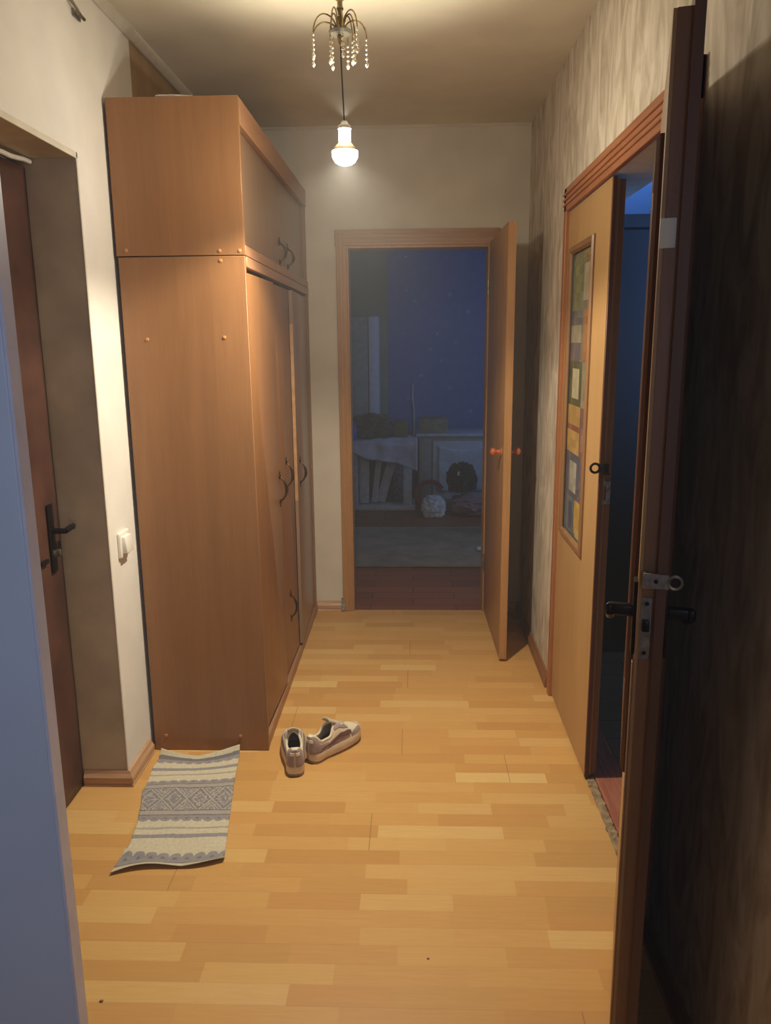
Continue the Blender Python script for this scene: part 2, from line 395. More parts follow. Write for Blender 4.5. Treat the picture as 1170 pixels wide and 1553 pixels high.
# ------------------------------------------------------------------ end-room door leaf (open)
def door_back():
    hinge = Vector((.402, B-.022, 0)); fr = Vector((.413, 3.59, 0)); d = (fr-hinge); Lg = d.length; a = math.atan2(d.y, d.x)
    o = thing('door_1', None, None, (hinge.x, hinge.y, 0), a); tag(o, kind='structure')
    # local x along leaf, local -y = left (west)...  leaf thickness goes to +X world = local +y
    t = box(0, Lg, .0, .036, .014, 2.02, .002); obj('door_leaf', t, M['door_ply2'], o, False)
    t = box(Lg-.0005, Lg+.002, .001, .035, .015, 2.019); obj('edge_band', t, M['pine'], o, False)
    prof = [(.0, 0), (.021, 0), (.021, .004), (.009, .008), (.008, .022), (.016, .03), (.019, .038), (.016, .047), (.007, .053), (0, .054)]
    for s, y0 in ((-1, 0), (1, .036)):
        t = lathe(prof, (Lg-.075, y0, 1.012), 24, M4=Matrix.Rotation(PI/2 if s < 0 else -PI/2, 4, 'X')); obj('knob', t, M['copper'], o, False)
    for z in (.25, 1.75):
        t = lathe([(0, 0), (.007, 0), (.007, .09), (0, .09)], (0.0, -.004, z), 12); obj('hinge', t, M['steel'], o, False)
M['door_ply2'] = wood('plain_brown_door_face', (156,116,74), (172,130,86), (7, 7, .7), .42, 1.6, .7, fine=.2)
door_back()

# ------------------------------------------------------------------ stained film data
FILM = [  # u0,u1,v0,v1,colour   (u: 0 = hinge side; v: 0 top)
 (0,1,0,1,(150,146,128)),(0,.5,.02,.2,(150,160,118)),(.12,.42,.03,.19,(164,172,126)),(.55,1,.05,.17,(206,196,164)),(.5,1,0,.045,(176,158,112)),
 (.6,1,.2,.37,(196,138,92)),(0,.55,.2,.25,(134,132,134)),(0,.5,.25,.31,(196,188,160)),(0,.5,.31,.38,(132,122,128)),
 (0,.62,.375,.53,(104,108,78)),(.16,.5,.4,.505,(226,218,180)),(.64,1,.375,.53,(168,160,132)),
 (0,.62,.53,.6,(222,180,104)),(0,.62,.6,.62,(176,108,84)),(0,.62,.62,.7,(226,184,110)),(.62,1,.53,.7,(150,112,108)),(.7,.85,.6,.68,(178,140,132)),
 (0,.72,.7,.86,(112,116,134)),(.2,.55,.73,.84,(206,204,190)),(.72,1,.72,.86,(128,124,146)),
 (0,.52,.86,1,(120,134,140)),(.2,.4,.88,.98,(86,104,142)),(.52,1,.86,.98,(228,188,100)),(.6,.9,.955,.99,(240,206,130))]
def film_mesh(W_, H_, place, seed=0):
    bm = nb(); cl = bm.loops.layers.float_color.new('pattern')
    us = sorted({u for r in FILM for u in r[:2]}); vs = sorted({v for r in FILM for v in r[2:4]})
    def dens(a, st):
        o = [a[0]]
        for x in a[1:]:
            n = max(1, int((x-o[-1])/st+.5)); x0 = o[-1]
            for k in range(n): o.append(x0+(x-x0)*(k+1)/n)
        return o
    us = dens(us, .12); vs = dens(vs, .03)
    V = [[bm.verts.new(place(u*W_, (1-v)*H_)) for v in vs] for u in us]
    for i in range(len(us)-1):
        for j in range(len(vs)-1):
            uc = (us[i]+us[i+1])/2; vc = (vs[j]+vs[j+1])/2; c = (150,146,128)
            for r in FILM:
                if r[0] <= uc <= r[1] and r[2] <= vc <= r[3]: c = r[4]
            k = .8+.14*noise.noise(Vector((uc*5+seed, vc*40, 2)))
            f = bm.faces.new((V[i][j], V[i][j+1], V[i+1][j+1], V[i+1][j])); cc = lin(tuple(min(255, x*k) for x in c)) + (1,)
            for lp in f.loops: lp[cl] = cc
    bmesh.ops.recalc_face_normals(bm, faces=bm.faces[:]); return bm
def moulding(x0, x1, z0, z1, y, sgn, w=.03, h=.012):
    """picture-frame moulding lying on plane y, sticking out sgn*h"""
    bm = nb(); prof = [(0, 0), (0, .5), (.2, 1), (.45, .8), (.7, .9), (1, .25), (1, 0)]
    rings = []
    for p, q in prof:
        d = p*w; yy = y+sgn*q*h
        rings.append([bm.verts.new(c) for c in ((x0+d, yy, z0+d), (x1-d, yy, z0+d), (x1-d, yy, z1-d), (x0+d, yy, z1-d))])
    for a, b in zip(rings, rings[1:]):
        for k in range(4): bm.faces.new((a[k], a[(k+1) % 4], b[(k+1) % 4], b[k]))
    bmesh.ops.recalc_face_normals(bm, faces=bm.faces[:]); return bm

# fixed leaf of the side doorway: local x runs from its lock edge (near) to the far jamb, +y into hallway... built in world axes
def leaf_fixed():
    o = thing('door_2', None, None, (R, 2.545, 0)); tag(o, kind='structure')
    X0 = R-.004
    # face board with window hole (ring of four boards merged)
    y0, y1, z0, z1 = 2.738, 3.14, .757, 1.857
    t = nb()
    for a in ((2.545, y0+.02, .012, 1.995), (y1-.02, 3.212, .012, 1.995), (y0+.02, y1-.02, .012, z0+.02), (y0+.02, y1-.02, z1-.02, 1.995)):
        box(X0, X0+.012, a[0], a[1], a[2], a[3], dst=t)
    bmesh.ops.remove_doubles(t, verts=t.verts[:], dist=1e-5)
    obj('face_board', t, M['door_ply'], o)
    t = nb()
    for a in ((2.562, y0+.02, .012, 1.99), (y1-.02, 3.212, .012, 1.99), (y0+.02, y1-.02, .012, z0+.02), (y0+.02, y1-.02, z1-.02, 1.99)):
        box(X0+.012, X0+.042, a[0], a[1], a[2], a[3], dst=t)
    obj('leaf_core', t, M['leaf_dark'], o)
    t = box(X0+.001, X0+.014, 2.538, 2.546, .012, 1.995, .001, 1); obj('edge_lip', t, M['leaf_dark'], o)
    t = box(X0+.014, X0+.024, 2.55, 2.563, .012, 1.99, .001, 1); obj('edge_bead', t, M['pine'], o)
    t = box(X0+.024, X0+.044, 2.556, 2.564, .012, 1.99, .001, 1); obj('edge_strip', t, M['leaf_brown'], o)
    # moulding in plane x = X0 : build in (x=y world) frame then rotate
    def tr(bm):
        for v in bm.verts: v.co = Vector((v.co.y, v.co.x, v.co.z))
        bmesh.ops.recalc_face_normals(bm, faces=bm.faces[:]); return bm
    obj('glass_moulding', tr(moulding(y0, y1, z0, z1, X0, -1, .028, .012)), M['mould'], o)
    t = film_mesh(y1-y0-.05, z1-z0-.05, lambda a, z: (X0+.006, y1-.025-a, z0+.025+z)); obj('patterned_glass', t, M['film'], o)
    # hasp eye and strike plate on the edge
    t = nb(); ring = [(R-.018+.0145*math.cos(k*PI/12), 2.535, 1.111+.0145*math.sin(k*PI/12)) for k in range(24)]
    tube(ring, .0042, 8, dst=t, closed=True); box(R-.006, R+.026, 2.532, 2.537, 1.096, 1.126, .002, dst=t); box(R+.008, R+.03, 2.53, 2.533, 1.09, 1.096, dst=t)
    obj('hasp_eye', t, M['dark_metal'], o)
    t = nb()
    for a in ((R+.006, R+.012, .99, 1.065), (R+.024, R+.038, .99, 1.065), (R+.012, R+.024, 1.05, 1.065), (R+.012, R+.024, .99, 1.003)):
        box(a[0], a[1], 2.548, 2.551, a[2], a[3], dst=t)
    obj('strike_plate', t, M['blue_plate'], o)
    for z in (1.057, .996):
        obj('screw', lathe([(0, 0), (.004, 0), (.003, .002), (0, .0025)], (R+.028, 2.548, z), 10, M4=Matrix.Rotation(PI/2, 4, 'X')), M['steel'], o)
leaf_fixed()

# swinging leaf of the side doorway, wide open towards the camera
def leaf_open():
    hx, hy = .540, 1.87; fx, fy = .375, 1.27
    d = Vector((fx-hx, fy-hy, 0)); Lg = d.length; a = math.atan2(d.y, d.x)
    o = thing('door_3', None, None, (hx, hy, 0), a); tag(o, kind='structure')
    # local: x along leaf to free edge, y=0 left face, +y right (hall face)
    zt = 1.978
    x0, x1, z0, z1 = .12, Lg-.09, .72, 1.832
    t = nb()
    for q in ((0, x0+.02, .012, zt), (x1-.02, Lg-.002, .012, zt), (x0+.02, x1-.02, .012, z0+.02), (x0+.02, x1-.02, z1-.02, zt)):
        box(q[0], q[1], 0, .006, q[2], q[3], dst=t)
    obj('face_board', t, M['door_ply'], o, False)
    t = nb()
    for q in ((0, x0+.02, .012, zt), (x1-.02, Lg, .012, zt), (x0+.02, x1-.02, .012, z0+.02), (x0+.02, x1-.02, z1-.02, zt)):
        box(q[0], q[1], .006, .028, q[2], q[3], dst=t)
    obj('leaf_core', t, M['leaf_brown'], o, False)
    t = nb()
    for q in ((-.0, x0+.02, .008, zt+.04), (x1-.02, Lg+.014, .008, zt+.04), (x0+.02, x1-.02, .008, z0+.02), (x0+.02, x1-.02, z1-.02, zt+.04)):
        box(q[0], q[1], .028, .044, q[2], q[3], dst=t)
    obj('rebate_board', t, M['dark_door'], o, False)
    obj('glass_moulding', moulding(x0, x1, z0, z1, 0, -1, .034, .012), M['leaf_dark'], o, False)
    obj('glass_moulding', moulding(x0, x1, z0, z1, .044, 1, .034, .003), M['leaf_brown'], o, False)
    t = film_mesh(x1-x0-.05, z1-z0-.05, lambda s, z: (x0+.025+s, .012, z0+.025+z), 3); obj('patterned_glass', t, M['film'], o, False)
    t = film_mesh(x1-x0-.05, z1-z0-.05, lambda s, z: (x0+.025+s, .034, z0+.025+z), 3); obj('patterned_glass', t, M['film'], o, False)
    t = box(Lg-.02, Lg+.0012, -.0008, .0235, 1.648, 1.692, .002); obj('paper_sticker', t, M['paper'], o, False)
    t = box(Lg-.003, Lg+.002, .006, .024, .985, 1.094, .0008, 1); pl = obj('lock_faceplate', t, M['steel'], o, False)
    t = box(Lg, Lg+.011, .009, .021, 1.036, 1.056, .002); obj('latch_bolt', t, M['dark_metal'], pl, False)
    for z in (1.083, .996): obj('screw', lathe([(0, 0), (.0045, 0), (.003, .002), (0, .0025)], (Lg+.001, .015, z), 10, M4=Matrix.Rotation(PI/2, 4, 'Y')), M['dark_metal'], pl, False)
    # hasp tongue with a ring, screwed to the edge
    t = box(Lg+.015, Lg+.018, .006, .047, 1.114, 1.140, .001, 1)
    ring = [(Lg+.0165,   .056+.0105*math.cos(k*PI/12), 1.127+.0105*math.sin(k*PI/12)) for k in range(24)]
    tube(ring, .003, 8, dst=t, closed=True); box(Lg-.001, Lg+.016, .006, .010, 1.114, 1.140, dst=t)
    hp = obj('hasp_eye', t, M['steel'], o, False)
    obj('screw', lathe([(0, 0), (.0045, 0), (.003, .002), (0, .003)], (Lg+.017, .026, 1.127), 10, M4=Matrix.Rotation(PI/2, 4, 'Y')), M['dark_metal'], hp, False)
    # handles: plate + lever, both faces
    for s, y in ((-1, 0), (1, .044)):
        xa = Lg-.045
        t = box(xa-.018, xa+.018, min(y, y+s*.007), max(y, y+s*.007), .978, 1.112, .003)
        hp = obj('handle_plate', t, M['dark_metal'], o, False)
        ya_, yb_ = sorted((y, y+s*.05))
        t = box(xa-.008, xa+.008, ya_, yb_, 1.044, 1.066, .005, 3)
        ya_, yb_ = sorted((y+s*.038, y+s*.052))
        bar = box(xa-.1, xa+.010, ya_, yb_, 1.043, 1.066, .005, 3)
        for v in bar.verts: v.co.z -= max(0, xa-v.co.x)*.42
        merge(t, bar)
        obj('lever', t, M['dark_metal'], hp, False)
    obj('edge_batten', box(Lg-.02, Lg-.006, -.004, 0, .20, .975, .001, 1), M['chip_edge'], o, False)
    for z in (.2, .95, 1.75): obj('hinge', lathe([(0, 0), (.008, 0), (.008, .1), (0, .1)], (-.004, .05, z), 12), M['steel'], o, False)
leaf_open()

# entrance door in the niche
def entrance():
    o = thing('door_4', None, None, (ND, 2.0, 0)); tag(o, kind='structure')
    bm = grid(40, 60, lambda u, v: (ND+.0015*noise.noise(Vector((u*4, v*9, 0))), NY0+.01+u*(NY1-NY0-.016), .006+v*2.028))
    lf = obj('leather_panel', bm, M['leather'], o); solid(lf, .03, -1)
    box_ = box(ND-.049, ND-.033, NY0+.006, NY1-.006, .004, 2.04); obj('leaf_core', box_, M['leaf_dark'], o)
    t = box(ND+.002, ND+.009, 2.388, 2.424, .80, 1.022, .003); pl = obj('handle_plate', t, M['dark_metal'], o)
    t = lathe([(0, 0), (.01, 0), (.009, .045), (0, .045)], (ND+.008, 2.406, .935), 14, M4=Matrix.Rotation(PI/2, 4, 'Y'))
    tube([(ND+.05, 2.406, .935), (ND+.052, 2.43, .938), (ND+.052, 2.462, .940), (ND+.046, 2.474, .93)], [.009, .0095, .008, .006], 12, dst=t)
    obj('lever', t, M['dark_metal'], pl)
    t = lathe([(0, 0), (.011, 0), (.01, .008), (0, .008)], (ND+.008, 2.406, .862), 14, M4=Matrix.Rotation(PI/2, 4, 'Y')); box(ND+.012, ND+.03, 2.402, 2.41, .85, .874, .002, dst=t)
    obj('thumb_turn', t, M['steel'], pl)
    t = box(ND+.002, ND+.012, 2.31, 2.36, .842, .856, .002); obj('bolt', t, M['dark_metal'], o)
entrance()
t = tube([(ND+.02, NY1-.01-.04*k, 2.048-.012*min(1, k/5)+.002*math.sin(k*1.7)) for k in range(24)], .007, 8)
struct('trim_sealing_bead', t, M['cornice'])

# big pale door leaf close to the camera on the left
def pale_leaf():
    a = math.atan2(-.1, -.995)
    o = thing('door_5', None, None, (-.438, .85, 0), a); tag(o, kind='structure')
    # local x from free edge to hinge, local -y (after rotation ~180deg) = away from camera -> use negative y for thickness
    t = box(.002, .7, -.0345, 0, .012, 2.0, .0015); obj('door_leaf', t, M['white_door'], o, False)
    t = box(-.0015, .003, -.0335, -.002, .012, 2.0, .0012, 1); obj('edge_band', t, M['white_door2'], o, False)
    for z in (.25, 1.7): obj('hinge', lathe([(0, 0), (.007, 0), (.007, .09), (0, .09)], (.704, -.017, z), 12), M['steel'], o, False)
M['white_door2'] = plain('pale_edge_band', (222,216,222), .4, var=.02)
pale_leaf()

# ------------------------------------------------------------------ wardrobe
WX0, WX1, WY0, WY1 = -.985, -.558, 2.722, B-.003
ZS = 1.801
def screwcap(x, z, parent, y=WY0):
    obj('screw_cap', lathe([(0, 0), (.0065, 0), (.006, .0018), (.003, .003), (0, .0033)], (x, y, z), 14, M4=Matrix.Rotation(PI/2, 4, 'X')), M['cap'], parent)
def bow_handle(y, z, x, parent, ln=.1, name='handle'):
    t = nb(); pts = []
    for k in range(13):
        q = k/12; s = math.sin(q*PI); pts.append((x+.004+.026*s**.7, y+.004*math.sin(q*2*PI), z+(q-.5)*ln))
    tube(pts, [.0035+.0035*math.sin(k/12*PI)**2 for k in range(13)], 10, dst=t)
    for s in (-1, 1):
        lathe([(0, 0), (.012, 0), (.010, .004), (.005, .007), (0, .008)], (x, y, z+s*(ln/2+.003)), 14, M4=Matrix.Rotation(PI/2, 4, 'Y') , dst=t)
        lathe([(0, 0), (.006, 0), (.004, .003), (0, .004)], (x+.001, y+.002, z+s*(ln/2+.02)), 10, M4=Matrix.Rotation(PI/2, 4, 'Y'), dst=t)
    return obj(name, t, M['brass_old'], parent)
def wardrobe():
    o = thing('wardrobe', 'tall cherry-brown chipboard wardrobe standing along the left wall of the hallway', 'wardrobe', ((WX0+WX1)/2, (WY0+WY1)/2, 0))
    # near side panel follows the slight lean of the carcass: front edge 1 cm further out at the floor
    def panel(y0, y1, za, zb):
        bm = nb(); xs = lambda z: WX1+.008*(1-z/ZS)
        P = [(WX0, za), (xs(za), za), (xs(zb), zb), (WX0, zb)]
        A = [bm.verts.new((p[0], y0, p[1])) for p in P]; Q = [bm.verts.new((p[0], y1, p[1])) for p in P]
        bm.faces.new(A); bm.faces.new(Q[::-1])
        for k in range(4): bm.faces.new((A[(k+1) % 4], A[k], Q[k], Q[(k+1) % 4]))
        bmesh.ops.recalc_face_normals(bm, faces=bm.faces[:]); bmesh.ops.bevel(bm, geom=bm.edges[:], offset=.0012, segments=1, affect='EDGES'); return bm
    sp = obj('side_panel', panel(WY0, WY0+.018, .002, ZS-.0015), M['chipboard'], o)
    for x, z in ((-.640, ZS-.016), (-.905, 1.53), (-.640, 1.535), (-.655, .06), (-.94, .06)): screwcap(x, z, sp)
    obj('side_panel', box(WX0, WX1, WY1-.018, WY1, .002, ZS-.0015, .001, 1), M['chipboard'], o)
    obj('back_panel', box(WX0, WX0+.006, WY0+.018, WY1-.018, .002, ZS-.002), M['inside'], o)
    obj('top_board', box(WX0+.006, WX1-.02, WY0+.018, WY1-.018, ZS-.02, ZS-.003), M['chipboard'], o)
    obj('bottom_board', box(WX0+.006, WX1-.024, WY0+.018, WY1-.018, .045, .061), M['chipboard'], o)
    obj('upper_rail', box(WX1-.018, WX1+.003, WY0+.0185, WY1, ZS-.036, ZS-.002, .0015, 1), M['chip_rail'], o)
    obj('base_rail', box(WX1-.022, WX1+.006, WY0+.019, WY1, .002, .046, .002, 1), M['chip_rail'], o)
    obj('front_stile', box(WX1-.02, WX1, 4.262, WY1-.018, .046, ZS-.036, .001, 1), M['chipboard'], o)
    for y in (3.245, 3.655): obj('divider', box(WX0+.006, WX1-.042, y-.008, y+.008, .061, ZS-.02), M['inside'], o)
    for z in (.6, 1.2): obj('shelf', box(WX0+.006, WX1-.06, WY0+.018, WY1-.018, z-.008, z+.008), M['inside'], o)
    # doors: (hinge y, free y, opening angle, material, z)
    def door(hy, fy, ang, m, handles, edge=None):
        zb, zt = .062, ZS-.052
        w = abs(fy-hy); s = 1 if fy > hy else -1
        # local: u from hinge toward free edge, out = distance from closed plane
        ca, sa = math.cos(ang), math.sin(ang); xf = WX1-.006
        def P(u, q, z): return (xf-.018*0+u*sa+q*ca, hy+s*(u*ca-q*sa), z)
        bm = nb(); c = [bm.verts.new(P(u, q, z)) for u in (0, w) for q in (-.016, 0) for z in (zb, zt)]
        bmesh.ops.convex_hull(bm, input=c); bmesh.ops.recalc_face_normals(bm, faces=bm.faces[:])
        bmesh.ops.bevel(bm, geom=bm.edges[:], offset=.001, segments=1, affect='EDGES')
        d = obj('door', bm, m, o)
        if edge:
            e = nb(); cc = [e.verts.new(P(u, q, z)) for u in (w-.0005, w+.0015) for q in (-.0155, -.0005) for z in edge]
            bmesh.ops.convex_hull(e, input=cc); bmesh.ops.recalc_face_normals(e, faces=e.faces[:]); obj('edge_band', e, M['chip_edge'], d)
        for (u, z, ln) in handles:
            p = P(u, 0, z); bow_handle(p[1], z, p[0], d, ln)
        return d
    door(WY0+.022, 3.215, math.radians(1.6), M['chip_door'], [(.445, .925, .1)])
    d = door(3.262, 3.648, math.radians(.4), M['chip_door'], [(.175, .945, .105), (.17, .335, .105)])
    obj('keyhole_plate', lathe([(0, 0), (.009, 0), (.008, .003), (0, .003)], (WX1-.004, 3.27, .588), 14, M4=Matrix.Rotation(PI/2, 4, 'Y')), M['brass_old'], d)
    door(4.258, 3.665, math.radians(1.8), M['chip_grey'], [(.50, .905, .1)], edge=(.78, 1.6))
wardrobe()
def top_cabinet():
    Z0, Z1 = ZS, 2.290
    o = thing('top_cabinet', 'low cherry-brown cupboard unit stacked on top of the tall wardrobe', 'cabinet', ((WX0+WX1)/2, (WY0+WY1)/2, ZS))
    sp = obj('side_panel', box(WX0-.004, WX1, WY0-.002, WY0+.016, Z0+.0015, Z1, .0012, 1), M['chipboard'], o)
    for x, z in ((-.641, Z0+.015), (-.574, Z0+.015), (-.955, Z0+.02)): screwcap(x, z, sp, WY0-.002)
    obj('side_panel', box(WX0, WX1-.004, WY1-.018, WY1, Z0+.0015, Z1, .001, 1), M['chipboard'], o)
    obj('back_panel', box(WX0, WX0+.006, WY0+.016, WY1-.018, Z0+.002, Z1), M['inside'], o)
    obj('top_board', box(WX0+.006, WX1-.03, WY0+.016, WY1-.018, Z1-.018, Z1-.001), M['chipboard'], o)
    obj('bottom_board', box(WX0+.006, WX1-.03, WY0+.016, WY1-.018, Z0+.003, Z0+.019), M['chipboard'], o)
    obj('cornice_rail', box(WX1-.022, WX1+.001, WY0+.0165, WY1, Z1-.082, Z1, .002, 1), M['chip_rail'], o)
    obj('lower_rail', box(WX1-.022, WX1+.001, WY0+.0165, WY1, Z0+.002, Z0+.034, .0015, 1), M['chip_rail'], o)
    m = (3.60, 3.604)
    ys = [(WY0+.018, 3.228), (3.232, m[0]), (m[1], WY1-.03)]
    hs = [None, (3.575, 1.0), (3.80, 1.0)]
    for (a, b), h_ in zip(((WY0+.02, 3.60), (3.604, WY1-.02)), (3.565, 3.79)):
        d = obj('door', box(WX1-.038, WX1-.022, a, b, Z0+.03, Z1-.075, .001, 1), M['chip_grey'], o)
        bow_handle(h_, Z0+.1, WX1-.022, d, .075)
top_cabinet()
# folded paper on top
t = grid(10, 6, lambda u, v: (-.83+.12*u, 2.74+.16*v, 2.3000+.002*math.sin(u*5)+.002*noise.noise(Vector((u*5, v*5, 0)))))
pp = obj('folded_paper', t, M['paper'], None, True, (-.77, 2.8, 2.29)); solid(pp, .006, -1)
tag(pp, 'flat white folded paper lying on top of the brown wardrobe unit', 'paper')

# ------------------------------------------------------------------ wall fittings
def switch():
    o = thing('light_switch', 'white square rocker light switch on the white left wall', 'light switch', (L, 2.592, .848))
    obj('switch_plate', box(L, L+.012, 2.549, 2.635, .803, .891, .005, 3), M['white_plastic'], o)
    bm = box(L+.006, L+.026, 2.562, 2.622, .818, .876, .003, 2)
    for v in bm.verts:
        if v.co.x > L+.018: v.co.x += (v.co.z-.847)*-.12
    obj('rocker', bm, M['white_plastic'], o)
switch()
t = tube([(L+.0, 2.51, 2.505), (L+.012, 2.515, 2.49), (L+.018, 2.53, 2.478), (L+.016, 2.56, 2.470), (L+.018, 2.585, 2.466)], .005, 8)
box(L, L+.006, 2.535, 2.59, 2.461, 2.482, .002, dst=t)
tag(obj('wall_hook', t, M['steel'], None, True, (L, 2.55, 2.47)), 'small bent metal hook high on the white left wall', 'hook')

# ------------------------------------------------------------------ chandelier
CX, CY = -.207, 2.5
def chandelier():
    o = thing('chandelier', 'small old crystal chandelier with curved wire arms under the hallway ceiling', 'chandelier', (CX, CY, H))
    obj('ceiling_canopy', lathe([(0, H), (.045, H), (.042, H-.012), (.022, H-.026), (.008, H-.034), (0, H-.034)], (CX, CY, 0), 28), M['gold'], o)
    pr = [(0, H-.03), (.0045, H-.03), (.0045, 2.492), (.019, 2.484), (.020, 2.476), (.008, 2.468), (.0075, 2.455), (.0105, 2.448), (.007, 2.44), (.006, 2.43), (.0095, 2.425), (.008, 2.412), (.006, 2.405), (.0105, 2.399), (.0155, 2.393), (.0165, 2.388), (0, 2.386)]
    obj('stem', lathe(pr, (CX, CY, 0), 20), M['gold'], o)
    obj('glass_dish', lathe([(0, 2.383), (.028, 2.386), (.033, 2.390), (.034, 2.388), (.028, 2.381), (0, 2.377)], (CX, CY, 0), 28), M['plate_glass'], o)
    obj('lower_stem', lathe([(0, 2.378), (.010, 2.378), (.008, 2.362), (.004, 2.352), (0, 2.35)], (CX, CY, 0), 16), M['gold'], o)
    rnd = random.Random(3)
    n = 11
    for k in range(n):
        a = 2*PI*k/n+.25+rnd.uniform(-.12, .12); rr = rnd.uniform(.062, .086); top = rnd.uniform(2.412, 2.432)
        if k % 3 == 1: rr *= .62; top += .012
        pts = []
        for i in range(15):
            q = i/14; ang = q*PI*.98
            r = .012+(rr-.012)*(1-math.cos(ang))/2*1.02
            z = 2.392+(top-2.392)*math.sin(ang) if q < .5 else top-(top-2.372)*(1-math.sin(ang))
            pts.append((CX+r*math.cos(a), CY+r*math.sin(a), z))
        ar = obj('arm', tube(pts, .0021, 6), M['gold'], o)
        ex, ey, ez = pts[-1]; st = nb(); z = ez-.006; nbead = rnd.choice((4, 4, 5))
        tube([(ex, ey, ez), (ex, ey, ez-.011*nbead-.012)], .0004, 4, dst=st)
        for j in range(nbead):
            s = .0034+.0004*j
            lathe([(0, -s*1.1), (s*.75, -s*.5), (s, 0), (s*.75, s*.5), (0, s*1.1)], (ex, ey, z), 8, dst=st); z -= .0125
        z -= .002; lathe([(0, -.010), (.0042, -.005), (.0052, 0), (.003, .005), (0, .009)], (ex, ey, z), 8, dst=st)
        obj('crystal_strand', st, M['crystal'], ar, smooth=False)
chandelier()
BX, BY = -.200, 2.5
def bulb():
    o = thing('light_bulb', 'bare lit reflector light bulb hanging on a cord below the chandelier', 'light bulb', (BX, BY, 2.14))
    obj('cord', tube([(CX, CY, 2.349), (CX+.001, CY, 2.30), (BX-.003, BY, 2.22), (BX, BY, 2.135)], .0022, 8), M['cable'], o)
    obj('lamp_socket', lathe([(0, 2.152), (.008, 2.150), (.012, 2.142), (.0195, 2.137), (.0205, 2.131), (.019, 2.128), (0, 2.128)], (BX, BY, 0), 24), M['white_plastic'], o)
    obj('bulb_neck', lathe([(.0175, 2.129), (.0178, 2.112), (.018, 2.095), (.017, 2.094)], (BX, BY, 0), 24, cap=False), M['neck_on'], o)
    obj('bulb_collar', lathe([(.017, 2.0945), (.020, 2.090), (.026, 2.083), (.034, 2.075), (.0385, 2.068), (.0375, 2.066), (0, 2.070)], (BX, BY, 0), 32, cap=False), M['reflector'], o)
    obj('bulb_face', lathe([(.0385, 2.0675), (.039, 2.060), (.037, 2.049), (.030, 2.038), (.018, 2.0305), (0, 2.028)], (BX, BY, 0), 32, cap=False), M['bulb_on'], o)
bulb()

